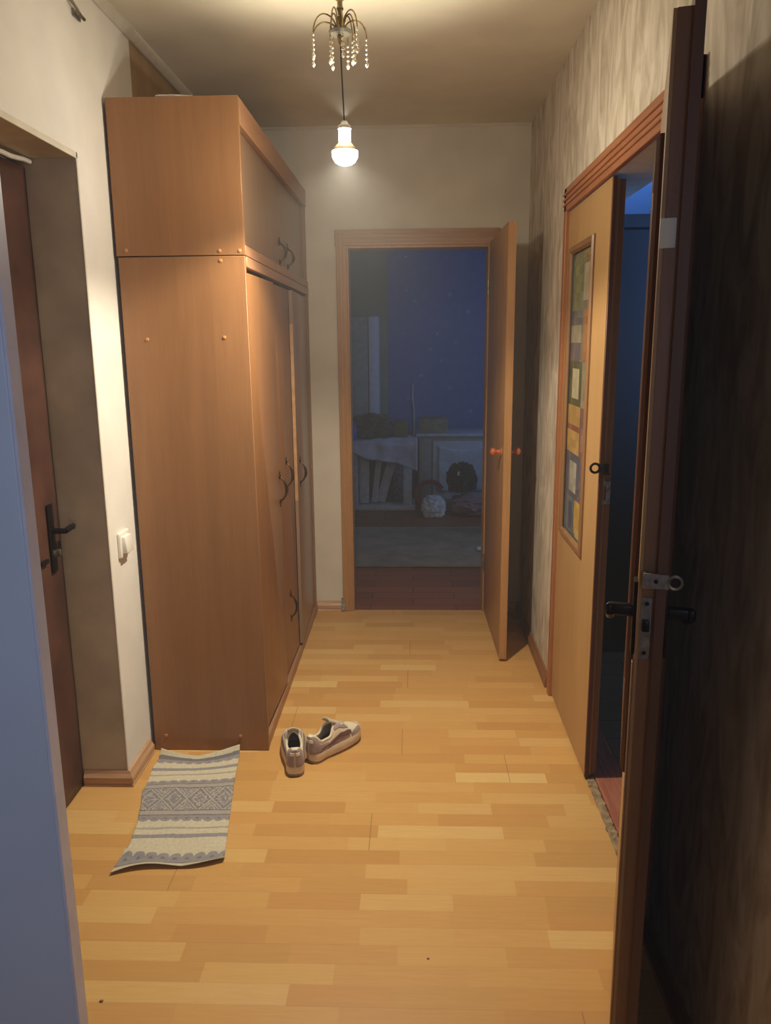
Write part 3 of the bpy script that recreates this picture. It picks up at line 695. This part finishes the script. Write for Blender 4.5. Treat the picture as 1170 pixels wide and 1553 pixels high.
# ------------------------------------------------------------------ sneakers
SH = {}
SH['cream'] = fabric('sneaker_cream_leather', (232,222,196), .04, 20, .6)
SH['mauve'] = fabric('sneaker_mauve_suede', (166,146,144), .08, 30, .9)
SH['dark'] = fabric('sneaker_dark_stripe', (104,70,66), .06, 30, .8)
SH['sole'] = plain('sneaker_sole_rubber', (222,206,182), .6, var=.04)
SH['out'] = plain('sneaker_outsole', (150,126,100), .8, var=.08)
SH['lining'] = fabric('sneaker_lining', (196,186,164), .06, 40)
SH['inside'] = fabric('sneaker_insole', (128,112,96), .1, 30)
def sneaker(name, label, loc, rot, side):
    o = thing(name, label, 'shoe', loc, rot, None)
    LN = .27
    def hw(x):  # half width of the sole outline
        q = x/LN
        w = .031+.0135*max(0, math.sin(min(1, max(0, (q-.25)/.9))*PI*.95))
        if q < .13: w *= math.sqrt(max(0, 1-((.13-q)/.13)**2))**.8
        if q > .78: w *= math.sqrt(max(0, 1-((q-.78)/.22)**2))**.85
        return max(w, .0005)
    def cy(x): return side*.006*math.sin(max(0, (x/LN-.2))*PI*.9)
    # sole: lower flare and slight rocker
    def sole(z0, z1, flare, mat, nm, e0=0, e1=0):
        bm = nb(); N = 40; rings = []
        lv = [(z0, .90), (z0+(z1-z0)*.15, 1.0), (z0+(z1-z0)*.55, 1.02), (z1-(z1-z0)*.12, .985), (z1, .95)]
        for z, k in lv:
            ring = []
            for i in range(N+1):
                x = LN*i/N; ring.append((x, cy(x)+hw(x)*k*flare, z))
            for i in range(N, -1, -1):
                x = LN*i/N; ring.append((x, cy(x)-hw(x)*k*flare, z))
            rr = []
            for (x, y, z_) in ring:
                zz = z_+.012*max(0, (x/LN-.78)/.22)**2+.004*max(0, (.12-x/LN)/.12)**2
                xx = LN/2+(x-LN/2)*(1+.012*(k-.95)*10)*1.0
                rr.append(bm.verts.new((xx, y, zz)))
            rings.append(rr)
        n = len(rings[0])
        for a, b in zip(rings, rings[1:]):
            for k in range(n): bm.faces.new((a[k], a[(k+1) % n], b[(k+1) % n], b[k]))
        bm.faces.new(rings[0][::-1]); bm.faces.new(rings[-1])
        bmesh.ops.remove_doubles(bm, verts=bm.verts[:], dist=.0006); bmesh.ops.recalc_face_normals(bm, faces=bm.faces[:])
        return obj(nm, bm, mat, o, False, angle=50)
    sole(0, .008, 1.0, SH['out'], 'outsole'); ms = sole(.0075, .046, 1.05, SH['sole'], 'midsole')
    def top(x):
        q = x/LN
        pts = [(0, .108), (.06, .106), (.16, .088), (.28, .088), (.40, .112), (.46, .116), (.58, .100), (.72, .078), (.85, .068), (.95, .058), (1, .044)]
        for (a, za), (b, zb) in zip(pts, pts[1:]):
            if a <= q <= b:
                s = (q-a)/(b-a); s = s*s*(3-2*s); return za+(zb-za)*s
        return .04
    ZB = .040
    def S(x, t, off=0.0):
        w = hw(x)*.95+off; h = max(.003, top(x)-ZB)+off; a = t*PI/2
        s, c = math.sin(abs(a)), math.cos(a)
        yy = w*(s**.62)*(1 if t > 0 else -1); zz = ZB+h*(c**.75 if c > 0 else 0)
        # ankle walls lean outward-in
        return (x-off*1.3*max(0, 1-x/.015)+off*max(0, 1-(LN-x)/.015), cy(x)+yy, zz)
    def topen(x):
        q = x/LN
        if q < .055 or q > .45: return 0
        if q < .12: return .34*(q-.055)/.065+.18
        if q < .33: return .50
        return .50*(.45-q)/.12
    def piece(nm, x0, x1, ta, tb, mat, off, th=.0022, keep=None, nu=34, nv=30, par=None):
        ex = 1.7 if x0 == 0 else 1
        f = lambda u, v: S(x0+(x1-x0)*u**ex, ta+(tb-ta)*v, off)
        bm = grid(nu, nv, f, keep=(lambda u, v: keep(x0+(x1-x0)*u**ex, ta+(tb-ta)*v)) if keep else None)
        bmesh.ops.remove_doubles(bm, verts=bm.verts[:], dist=.0002); bmesh.ops.recalc_face_normals(bm, faces=bm.faces[:])
        ob = obj(nm, bm, mat, par or o, False, angle=70); return solid(ob, th, 0)
    up = piece('upper', 0, LN*.998, -1, 1, SH['cream'], 0, .004, lambda x, t: abs(t) >= topen(x), 60, 60)
    # padded collar round the opening
    ring = []
    xs = [.055+.395*i/16 for i in range(17)]
    for q in xs: ring.append(S(q*LN, topen(q*LN) if topen(q*LN) > .02 else .02, .001))
    for q in reversed(xs): ring.append(S(q*LN, -(topen(q*LN) if topen(q*LN) > .02 else .02), .001))
    obj('collar', tube(ring, .0048, 8, closed=True), SH['cream'], o, False)
    piece('heel_counter', 0, .085, -1, 1, SH['mauve'], .0018, .002, lambda x, t: abs(t) >= (topen(x)+.18 if x > .02 else .16) and not (x > .05 and abs(t) < .62+(x-.05)*6), 30, 44)
    piece('heel_tab', 0, .008, -.7, .7, SH['cream'], .0032, .002, lambda x, t: .46 < abs(t) < .64 and x < .0045, 12, 60)
    piece('toe_guard', .185, LN*.998, -1, 1, SH['mauve'], .0016, .002, lambda x, t: abs(t) > .42+max(0, (.225-x))*9 or x > .255, 24, 44)
    for sg in (-1, 1):
        piece('side_stripe', .035, .205, .55*sg, 1*sg, SH['dark'], .003, .0018,
              lambda x, t: (abs(abs(t)-(.90-.30*((x-.035)/.17)**1.6)) < .018+.11*((x-.035)/.17)**1.2) if x < .185 else False, 60, 40)
        piece('quarter_panel', .06, .175, .6*sg, 1*sg, SH['mauve'], .0012, .0018, lambda x, t: abs(t) > .80+.05*math.sin(x*60), 30, 20)
        piece('eyestay', .105, .175, .20*sg, .48*sg, SH['mauve'], .0022, .002, lambda x, t: True, 16, 8)
    # tongue
    tg = grid(10, 8, lambda u, v: (.092+.085*u, cy(.12)+(v-.5)*(.040-.008*u),   .146-.050*u-.010*(2*v-1)**2-.004*math.sin(u*PI)))
    tt = obj('tongue', tg, SH['lining'], o, False); solid(tt, .007, 0)
    # laces
    for k in range(4):
        x = .118+.017*k; z = top(x)+.004; w = .019-.0015*k
        obj('lace', tube([(x-.006, cy(x)-w, z-.006), (x, cy(x)-w*.4, z+.001), (x+.004, cy(x)+w*.4, z+.001), (x-.006, cy(x)+w, z-.006)], .0026, 6), SH['cream'], o, False)
    ins = grid(16, 6, lambda u, v: (.012+.17*u, cy(.012+.17*u)+(v-.5)*2*hw(.012+.17*u)*.86, .048+.004*(2*v-1)**2))
    obj('insole', ins, SH['inside'], o, False)
    o.scale = (1.0, 1.0, 1.0)
    return o
sneaker('sneaker', 'left sneaker of the pair on the floor, its heel turned to the viewer', (-.420, 2.535, 0), math.radians(99), 1)
sneaker('sneaker', 'right sneaker of the pair, side with dark stripe turned to the viewer', (-.382, 2.632, 0), math.radians(55), -1)

# ------------------------------------------------------------------ woven runner on the floor
def runner():
    # outline in floor coordinates (v: 0 far end, 1 near end)
    Lf = [(0, -.942, 2.672), (.08, -.958, 2.630), (.18, -.948, 2.560), (.30, -.934, 2.470), (.38, -.930, 2.430), (.55, -.935, 2.310), (.72, -.925, 2.190), (.84, -.915, 2.120), (.92, -.900, 2.060), (1, -.897, 1.992)]
    Rt = [(0, -.655, 2.705), (.10, -.648, 2.640), (.3, -.632, 2.500), (.55, -.606, 2.330), (.8, -.582, 2.170), (.95, -.568, 2.080), (1, -.567, 2.066)]
    Lf = [(0, -.945, 2.672), (.12, -.952, 2.590), (.30, -.935, 2.470), (.37, -.937, 2.430), (.50, -.912, 2.345), (.65, -.893, 2.255), (.80, -.878, 2.150), (.88, -.876, 2.105), (.93, -.882, 2.060), (1, -.885, 1.996)]
    def ip(T, v):
        for a, b in zip(T, T[1:]):
            if a[0] <= v <= b[0]:
                s = (v-a[0])/(b[0]-a[0]); return a[1]+(b[1]-a[1])*s, a[2]+(b[2]-a[2])*s
        return T[-1][1:]
    def fn(u, v):
        a = ip(Lf, v); b = ip(Rt, v); x = a[0]+(b[0]-a[0])*u; y = a[1]+(b[1]-a[1])*u
        y += -.045*max(0, 1-v*4)*math.sin(u*PI)*.8           # far edge sags forward
        y += -.012*max(0, v-.85)/.15*math.sin((u)*PI)*0 + .012*max(0, v-.9)/.1*math.sin(u*PI*2)
        z = .004+.0035*noise.noise(Vector((x*9, y*14, 3)))+.0025
        z += .026*max(0, 1-v/.045)**1.5*(.35+abs(u-.5)*1.5)       # curled far hem
        z += .010*math.exp(-((v-.9-.06*(u-.1))/.02)**2)*math.exp(-(u/.35)**2)
        z += .012*max(0, (v-.96)/.04)*(0.3+.7*abs(math.sin(u*5)))
        return (x, y, z)
    nu, nv = 120, 300
    bm = nb(); cl = bm.loops.layers.float_color.new('pattern')
    V = [[bm.verts.new(fn(i/nu, j/nv)) for j in range(nv+1)] for i in range(nu+1)]
    cream, grey, dark, mid = (198,190,166), (144,140,142), (118,112,114), (164,158,150)
    def col(u, v):
        if u < .0: return cream
        w = abs(((u*8.5) % 1)-.5)*2      # 0 centre of scallop .. 1 between
        def scal(v, va, vb, up):         # scalloped band between va (solid) and vb (scalloped edge)
            q = (v-va)/(vb-va)
            if 0 <= q <= 1:
                if q < .45: return grey if q > .15 else dark
                r = math.hypot(w*.9, (q-.45)/.55)
                if r < .32: return dark
                if r < .95: return grey
                return cream
            return None
        for va, vb in ((.035, .085), (.315, .272), (.595, .655), (.975, .90)):
            lo, hi = min(va, vb), max(va, vb)
            if lo <= v <= hi: return scal(v, va, vb, 0)
        if .022 < v < .035: return dark  # shade of the curled hem fold, coloured in as a dark line
        if v < .035: return cream
        if .135 <= v < .165: return grey
        if .205 <= v < .220: return mid
        if .275+.04 <= v < .345: return mid
        if .345 <= v < .353: return dark
        if .555 <= v < .563: return dark
        if .563 <= v < .595: return mid
        if .353 <= v < .555:
            q = (v-.353)/.202; k = u*3.6+.2; du = abs((k % 1)-.5)*2
            dd = abs(q-.5)*2*.95+du                      # diamonds: 0 at a centre, 1 on the outline
            if abs(dd-1) < .05: return (178,170,152)
            if abs(dd-.82) < .035: return dark
            if abs(dd-.55) < .05: return (172,166,156)
            if abs(dd-1.3) < .045 or abs(dd-1.55) < .04: return (170,163,150)
            hh = noise.noise(Vector((u*46, v*80, 7)))
            if hh > .28: return (178,172,160)
            if hh < -.30: return (122,118,126)
            return (136,132,138)
        if .700 <= v < .715: return mid
        if .755 <= v < .785: return grey
        if v > .975: return cream
        return cream
    for i in range(nu):
        for j in range(nv):
            f = bm.faces.new((V[i][j], V[i+1][j], V[i+1][j+1], V[i][j+1])); u, v = (i+.5)/nu, (j+.5)/nv
            vv = v+.010*math.sin(u*7)*.3
            k = 1+.05*noise.noise(Vector((u*30, v*60, 1))); c = lin(tuple(min(255, x*k) for x in col(u, vv))) + (1,)
            for lp in f.loops: lp[cl] = c
    bmesh.ops.recalc_face_normals(bm, faces=bm.faces[:])
    o = obj('floor_mat', bm, M['mat_cloth'], None, True, (-.76, 2.35, 0)); solid(o, .002, 1)
    tag(o, 'crumpled cream and grey patterned cloth runner on the laminate by the wardrobe', 'mat')
runner()

def speck(name, x, y, sz, label):
    bm = nb(); bmesh.ops.create_icosphere(bm, subdivisions=2, radius=1)
    for v in bm.verts: v.co = Vector((x, y, sz*.45))+Vector((v.co.x*sz, v.co.y*sz*.6, v.co.z*sz*.45))*(1+.3*noise.noise(v.co*2))
    tag(obj(name, bm, M['leaf_brown'], None, True, (x, y, 0)), label, 'crumb')
speck('crumb', -.736, 1.55, .0050, 'tiny dark crumb on the laminate by the foot of the pale door')
speck('crumb', .036, 1.70, .0035, 'tiny dark crumb in the middle of the bare laminate floor')
# ------------------------------------------------------------------ cloth lumps
def lump(c, s, seed, amp=.25, n=40, sq=.8, freq=2.4, flat=True, rotz=0):
    bm = nb(); bmesh.ops.create_icosphere(bm, subdivisions=5, radius=1)
    for v in bm.verts:
        p = v.co.copy(); k = 1+amp*noise.fractal(p*freq+Vector((seed, seed*2, 0)), 1, 2, 4)+.12*abs(noise.noise(p*5+Vector((seed, 0, 3))))
        q = Vector([math.copysign(abs(a)**sq, a) for a in p])*k
        if flat and q.z < -.75: q.z = -.75+(q.z+.75)*.05
        v.co = Vector((q.x*s[0], q.y*s[1], (q.z+.78)*s[2]))
    mn = min(v.co.z for v in bm.verts)
    for v in bm.verts: v.co.z -= mn
    bm.transform(Matrix.Translation(c) @ Matrix.Rotation(rotz, 4, 'Z')); return bm
FB = {}
FB['dark'] = fabric('dark_grey_blanket', (84,80,82), .15, 6)
FB['pale'] = fabric('pale_lilac_cloth', (186,184,200), .1, 5)
FB['white'] = fabric('white_linen', (214,212,216), .08, 6)
FB['pink'] = fabric('faded_pink_blanket', (142,104,116), .1, 6)
FB['red'] = fabric('red_strap_fabric', (140,40,56), .1, 6)
FB['black'] = fabric('black_bag_fabric', (24,24,26), .1, 6)
FB['bluebag'] = plain('bright_blue_plastic', (40,70,200), .35)
FB['floral'] = fabric('patterned_curtain_fabric', (96,70,74), .5, 14)
FB['rug'] = fabric('grey_brown_rug', (120,104,88), .14, 5)
def box_thing(name, label, cat, x0, x1, y0, y1, z0, z1, mat, bev=.004, tape=None):
    o = tag(obj(name, box(x0, x1, y0, y1, z0, z1, bev), mat, None, True, ((x0+x1)/2, (y0+y1)/2, z0)), label, cat)
    return o
# tall pale cabinet
o = thing('tall_cabinet', 'tall pale grey cabinet against the far wall of the dark end room', 'cabinet', (-.8, 7.3, 0))
mg = plain('pale_grey_cabinet', (138,140,144), .5, var=.03); mg2 = plain('light_cabinet_edge', (196,204,222), .5, var=.02)
obj('cabinet_body', box(-1.2, -.42, 7.14, 7.50, 0, 1.755, .004), mg, o)
obj('cabinet_door', box(-.80, -.425, 7.12, 7.14, .05, 1.75, .003), mg, o)
obj('side_stile', box(-.415, -.325, 7.13, 7.5, 0, 1.755, .004), mg2, o)
# open rack with boards leaning in it
o = thing('storage_rack', 'low pale open rack holding boards in the left corner of the dark end room', 'rack', (-.26, 6.98, 0))
mr = plain('rack_pale_wood', (182,176,180), .6, var=.05); mr2 = plain('rack_red_wood', (60,32,30), .6, var=.05)
obj('post', box(-.55, -.51, 6.72, 6.76, 0, .60, .003), mr, o); obj('post', box(-.09, -.01, 6.76, 6.80, 0, .60, .003), mr, o)
obj('post', box(-.55, -.51, 7.06, 7.10, 0, .60, .003), mr, o); obj('post', box(-.05, -.01, 7.06, 7.10, 0, .60, .003), mr, o)
obj('base_board', box(-.57, .02, 6.70, 7.10, .0, .04, .003), mr, o)
obj('top_board', box(-.57, .0, 6.70, 7.11, .60, .62, .003), mr, o); obj('back_board', box(-.55, 0, 7.10, 7.11, 0, .6), mr2, o)
def lean(x, ang, w, h, m, nm, label, d=0):
    Mx = Matrix.Translation((x, 6.78+d, .041)) @ Matrix.Rotation(ang, 4, 'Y') @ Matrix.Rotation(-.06, 4, 'X')
    tag(obj(nm, box(-w/2, w/2, 0, .02, 0.012, h, .003, M4=Mx), m, None, True, (x, 6.78+d, .041)), label, 'board')
lean(-.455, .02, .085, .50, mr, 'leaning_board', 'widest pale board standing upright in the open rack')
lean(-.365, .12, .055, .50, FB['white'] and mr, 'leaning_board', 'narrow pale board between the upright and the most slanted board', .03)
lean(-.31, .28, .085, .47, mr, 'leaning_board', 'most slanted pale board in the open rack', .06)
lean(-.13, -.02, .10, .42, fabric('violet_patterned_cloth', (92,88,112), .3, 40), 'hanging_cloth', 'violet patterned cloth strip standing at the right of the rack', .1)
bpy.data.objects['hanging_cloth']['category'] = 'cloth'
t = lump((-.20, 6.96, .042), (.055, .05, .035), 11, .2); tag(obj('fallen_cloth', t, FB['dark'], None, True, (-.22, 6.9, .04)), 'dark crumpled cloth on the bottom of the rack', 'cloth')
# pale cloth draped over rack
def drape():
    def fn(u, v):
        x = -.56+.60*u; s = v*.75
        if s < .40: y = 7.12-s; z = .625
        else: y = 6.72-.02*math.sin(min(1, (s-.40)/.05)*PI/2)-.01; z = .625-(s-.40)*(.35+.65*u)*.75
        z += .03*noise.noise(Vector((x*4, s*5, 2)))+.012*noise.noise(Vector((x*13, s*9, 5)))+.012
        y += (.03*noise.noise(Vector((x*7, s*3, 8))) if s > .4 else 0)-.02*(s > .4)
        return (x, y, max(z, .632) if s < .38 else z)
    return grid(50, 50, fn)
d_ = obj('draped_cloth', drape(), FB['pale'], None, True, (-.26, 6.9, .62)); solid(d_, .008, 0)
tag(d_, 'pale lilac cloth draped over the top of the open rack', 'cloth')
t = lump((-.39, 6.95, .655), (.19, .13, .115), 4, .3, rotz=-.15); tag(obj('rolled_blanket', t, FB['dark'], None, True, (-.4, 6.93, .65)), 'dark grey bundled blanket lying on the lilac cloth', 'blanket')
box_thing('cardboard_box', 'small olive cardboard box beside the dark blanket bundle on the rack', 'box', -.175, -.05, 6.93, 7.08, .652, .80, plain('olive_card', (104,98,74), .8))
t = lump((-.548, 6.70, .652), (.035, .03, .085), 8, .12); tag(obj('plastic_bag', t, FB['bluebag'], None, True, (-.548, 6.70, .652)), 'bright blue plastic bag at the left front corner of the rack', 'bag')
# white chest
o = thing('white_chest', 'low white chest under the blue wallpapered wall of the end room', 'chest', (.4, 7.3, 0))
mw = plain('chest_white', (186,194,208), .5, var=.03); mw2 = plain('chest_side', (150,146,142), .6, var=.03)
obj('chest_body', box(.05, .80, 7.06, 7.5, .0, .64, .006), mw2, o); obj('lid', box(.03, .82, 7.04, 7.5, .642, .668, .004), mw, o)
obj('front_panel', box(.19, .78, 7.045, 7.06, .04, .60, .004), mw, o); obj('front_panel', box(.06, .17, 7.045, 7.06, .04, .62, .004), mw2, o)
t = grid(30, 20, lambda u, v: (.24+.5*u, 7.035-.012*noise.noise(Vector((u*3, v*3, 0))), .12+.44*v-.04*math.sin(u*PI)*(v)))
s_ = obj('hanging_sheet', t, mw, None, True, (.5, 7.035, .6)); solid(s_, .004, 0); tag(s_, 'thin white sheet hanging against the front of the white chest', 'sheet')
box_thing('cardboard_box', 'grey-brown cardboard box standing on the white chest', 'box', .06, .335, 7.12, 7.4, .669, .80, plain('grey_card', (136,128,112), .8))
t = lump((.44, 6.76, .19), (.12, .11, .14), 5, .22, rotz=.4); bb = obj('black_bag', t, FB['black'], None, True, (.42, 6.74, .16))
tag(bb, 'black soft bag slumped on top of the pink blanket heap', 'bag')
obj('metal_tag', box(.395, .412, 6.628, 6.636, .355, .39, .002), plain('shiny_tag', (230,226,214), .3), bb)
t = lump((.185, 6.60, 0), (.105, .11, .10), 9, .2); tag(obj('white_bundle', t, FB['white'], None, True, (.22, 6.66, 0)), 'white linen bundle on the floor in front of the chest', 'bundle')
t = lump((.56, 6.72, 0), (.22, .20, .09), 14, .2); tag(obj('pink_blanket', t, FB['pink'], None, True, (.5, 6.72, 0)), 'faded pink blanket heaped on the floor before the chest', 'blanket')
ring = [(.155+.14*math.cos(a)*.9, 6.83+.03*math.sin(a), .135+.115*math.sin(a)) for a in [PI*.15+k*PI/14 for k in range(17)]]
tag(obj('red_strap', tube(ring, .022, 8), FB['red'], None, True, (.1, 6.83, 0)), 'dark red padded strap arching beside the white bundle', 'strap')
# patterned curtain / bed cover at the right
t = grid(40, 40, lambda u, v: (.575+.22*u+.02*math.sin(u*26+v*2), 6.22+.03*math.sin(u*31+1), .02+.70*v))
o = obj('patterned_cloth', t, FB['floral'], None, True, (.7, 6.22, 0)); solid(o, .006, 0); tag(o, 'dark red patterned cloth hanging at the right edge of the doorway view', 'cloth')
t = grid(30, 30, lambda u, v: (-1.3+2.3*u, 5.22+1.2*v, .004+.002*noise.noise(Vector((u*9, v*9, 0)))))
rg = obj('rug', t, FB['rug'], None, True, (-.1, 5.8, 0)); solid(rg, .006, 1); tag(rg, 'grey-brown rug on the reddish floor of the end room', 'rug')
t = grid(8, 6, lambda u, v: (.47+.14*u, 5.62+.10*v-.06*u, .018+.006*math.sin(u*4)))
pg = obj('paper_sheet', t, FB['white'], None, True, (.53, 5.64, .012)); solid(pg, .002, 1); tag(pg, 'white paper sheet on the rug beside the open door', 'paper')
tag(obj('cable', tube([(.012, 7.69, .0), (.012, 7.69, .72), (.010, 7.685, .85), (-.004, 7.69, .98), (.0, 7.69, 1.10)], .008, 6), FB['white'], None, True, (0, 7.69, 0)), 'short pale cable hanging on the blue wallpaper', 'cable')

for nm, dy in (('tall_cabinet', .42), ('storage_rack', .42), ('leaning_board', .42), ('hanging_cloth', .42), ('fallen_cloth', .42), ('draped_cloth', .42), ('rolled_blanket', .42),
               ('cardboard_box', .42), ('plastic_bag', .42), ('white_chest', .40), ('hanging_sheet', .40), ('black_bag', .30), ('white_bundle', .30), ('pink_blanket', .30), ('red_strap', .36), ('cable', .40)):
    for o_ in list(C.objects):
        if o_.parent is None and o_.name.split('.')[0] == nm: o_.location.y += dy
# ------------------------------------------------------------------ right room cabinet
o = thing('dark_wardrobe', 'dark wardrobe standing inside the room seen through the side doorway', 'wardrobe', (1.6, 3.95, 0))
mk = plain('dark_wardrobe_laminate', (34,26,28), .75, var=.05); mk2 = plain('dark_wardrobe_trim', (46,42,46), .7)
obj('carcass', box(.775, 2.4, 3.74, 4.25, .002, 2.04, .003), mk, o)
obj('cornice', box(.772, 2.42, 3.715, 4.26, 2.005, 2.06, .004), mk2, o)
for a, b in ((.79, 1.18), (1.185, 1.58), (1.585, 1.98), (1.985, 2.38)):
    d = obj('door', box(a, b, 3.722, 3.74, .07, 1.995, .002), mk, o)
    obj('handle', tube([(b-.03, 3.72, 1.0), (b-.03, 3.70, 1.01), (b-.03, 3.70, 1.11), (b-.03, 3.72, 1.12)], .004, 8), M['dark_metal'], d)
obj('plinth', box(.775, 2.4, 3.728, 3.74, .002, .065, .002), mk2, o)

# ------------------------------------------------------------------ light
def area(name, loc, target, size, size_y, power, col, spread=180):
    l = bpy.data.lights.new(name, 'AREA'); l.shape = 'RECTANGLE'; l.size = size; l.size_y = size_y; l.energy = power; l.color = col
    o = bpy.data.objects.new(name, l); C.objects.link(o); o.location = loc
    l.spread = math.radians(spread)
    o.rotation_euler = (Vector(target)-Vector(loc)).to_track_quat('-Z', 'Y').to_euler(); return o
WARM = (1.0, .90, .70)
def spot(name, loc, up, ang, blend, power, r, col=WARM):
    l = bpy.data.lights.new(name, 'SPOT'); l.spot_size = math.radians(ang); l.spot_blend = blend; l.energy = power; l.shadow_soft_size = r; l.color = col
    o = bpy.data.objects.new(name, l); C.objects.link(o); o.location = loc; o.rotation_euler = (PI if up else 0, 0, 0); return o
spot('bulb_beam', (BX, BY, 2.052), False, 140, .35, 78, .022)
spot('bulb_hot_beam', (BX, BY, 2.051), False, 112, 1.0, 92, .022)
spot('bulb_neck_leak', (BX, BY+.012, 2.165), True, 124, .5, 19, .006)
l = bpy.data.lights.new('bulb_glow', 'POINT'); l.energy = 16.0; l.shadow_soft_size = .02; l.color = WARM
o = bpy.data.objects.new('bulb_glow', l); C.objects.link(o); o.location = (BX, BY, 2.05)
l = bpy.data.lights.new('bulb_neck_glow', 'POINT'); l.energy = 7.5; l.shadow_soft_size = .012; l.color = WARM
o = bpy.data.objects.new('bulb_neck_glow', l); C.objects.link(o); o.location = (BX, BY, 2.111)
BLUE = (.30, .52, 1.0)
area('near_window_light', (.45, -.75, 1.6), (-.9, 1.2, 1.3), .9, 1.2, 5.2, (.44, .63, 1.0), 105)
area('back_room_window_light', (2.15, 6.2, 1.5), (-1, 6.6, 1.0), 1.6, 1.3, 17, BLUE)
area('right_room_window_light', (3.3, 2.9, 1.5), (1.0, 4.2, 2.45), 1.2, 1.2, 42, (.18, .42, 1.0), 70)
w = bpy.data.worlds.new('dusk'); bpy.context.scene.world = w; w.use_nodes = True
w.node_tree.nodes['Background'].inputs[0].default_value = (.12, .2, .4, 1); w.node_tree.nodes['Background'].inputs[1].default_value = .3

vs = w.node_tree.nodes.new('ShaderNodeVolumeScatter'); vs.inputs['Density'].default_value = .022; vs.inputs['Anisotropy'].default_value = 0  # thin haze added to give the bulb a halo and lift the darks
w.node_tree.links.new(vs.outputs[0], w.node_tree.nodes['World Output'].inputs['Volume'])
# ------------------------------------------------------------------ camera
f, pi_, ya, ro, h = 1195.16, .2110, .0358, -.0091, 1.511
cp_, sp_, cy_, sy_ = math.cos(pi_), math.sin(pi_), math.cos(ya), math.sin(ya)
F = Vector((-sy_*cp_, cy_*cp_, -sp_)); Rt = Vector((cy_, sy_, 0)); U = Rt.cross(F)
R2 = Rt*math.cos(ro)+U*math.sin(ro); U2 = -Rt*math.sin(ro)+U*math.cos(ro)
cam = bpy.data.cameras.new('camera'); cam.sensor_fit = 'VERTICAL'; cam.sensor_height = 36; cam.sensor_width = 36; cam.lens = f/1553*36; cam.clip_start = .01
co = bpy.data.objects.new('camera', cam); C.objects.link(co)
m = Matrix((R2, U2, -F)).transposed().to_4x4(); m.translation = Vector((0, 0, h)); co.matrix_world = m
S_ = bpy.context.scene; S_.camera = co
S_.view_settings.view_transform = 'Standard'; S_.view_settings.look = 'None'; S_.view_settings.gamma = 1; S_.view_settings.use_curve_mapping = False
S_.view_settings.exposure = 0.0
S_.cycles.use_denoising = True
S_.cycles.max_bounces = 8; S_.cycles.diffuse_bounces = 5
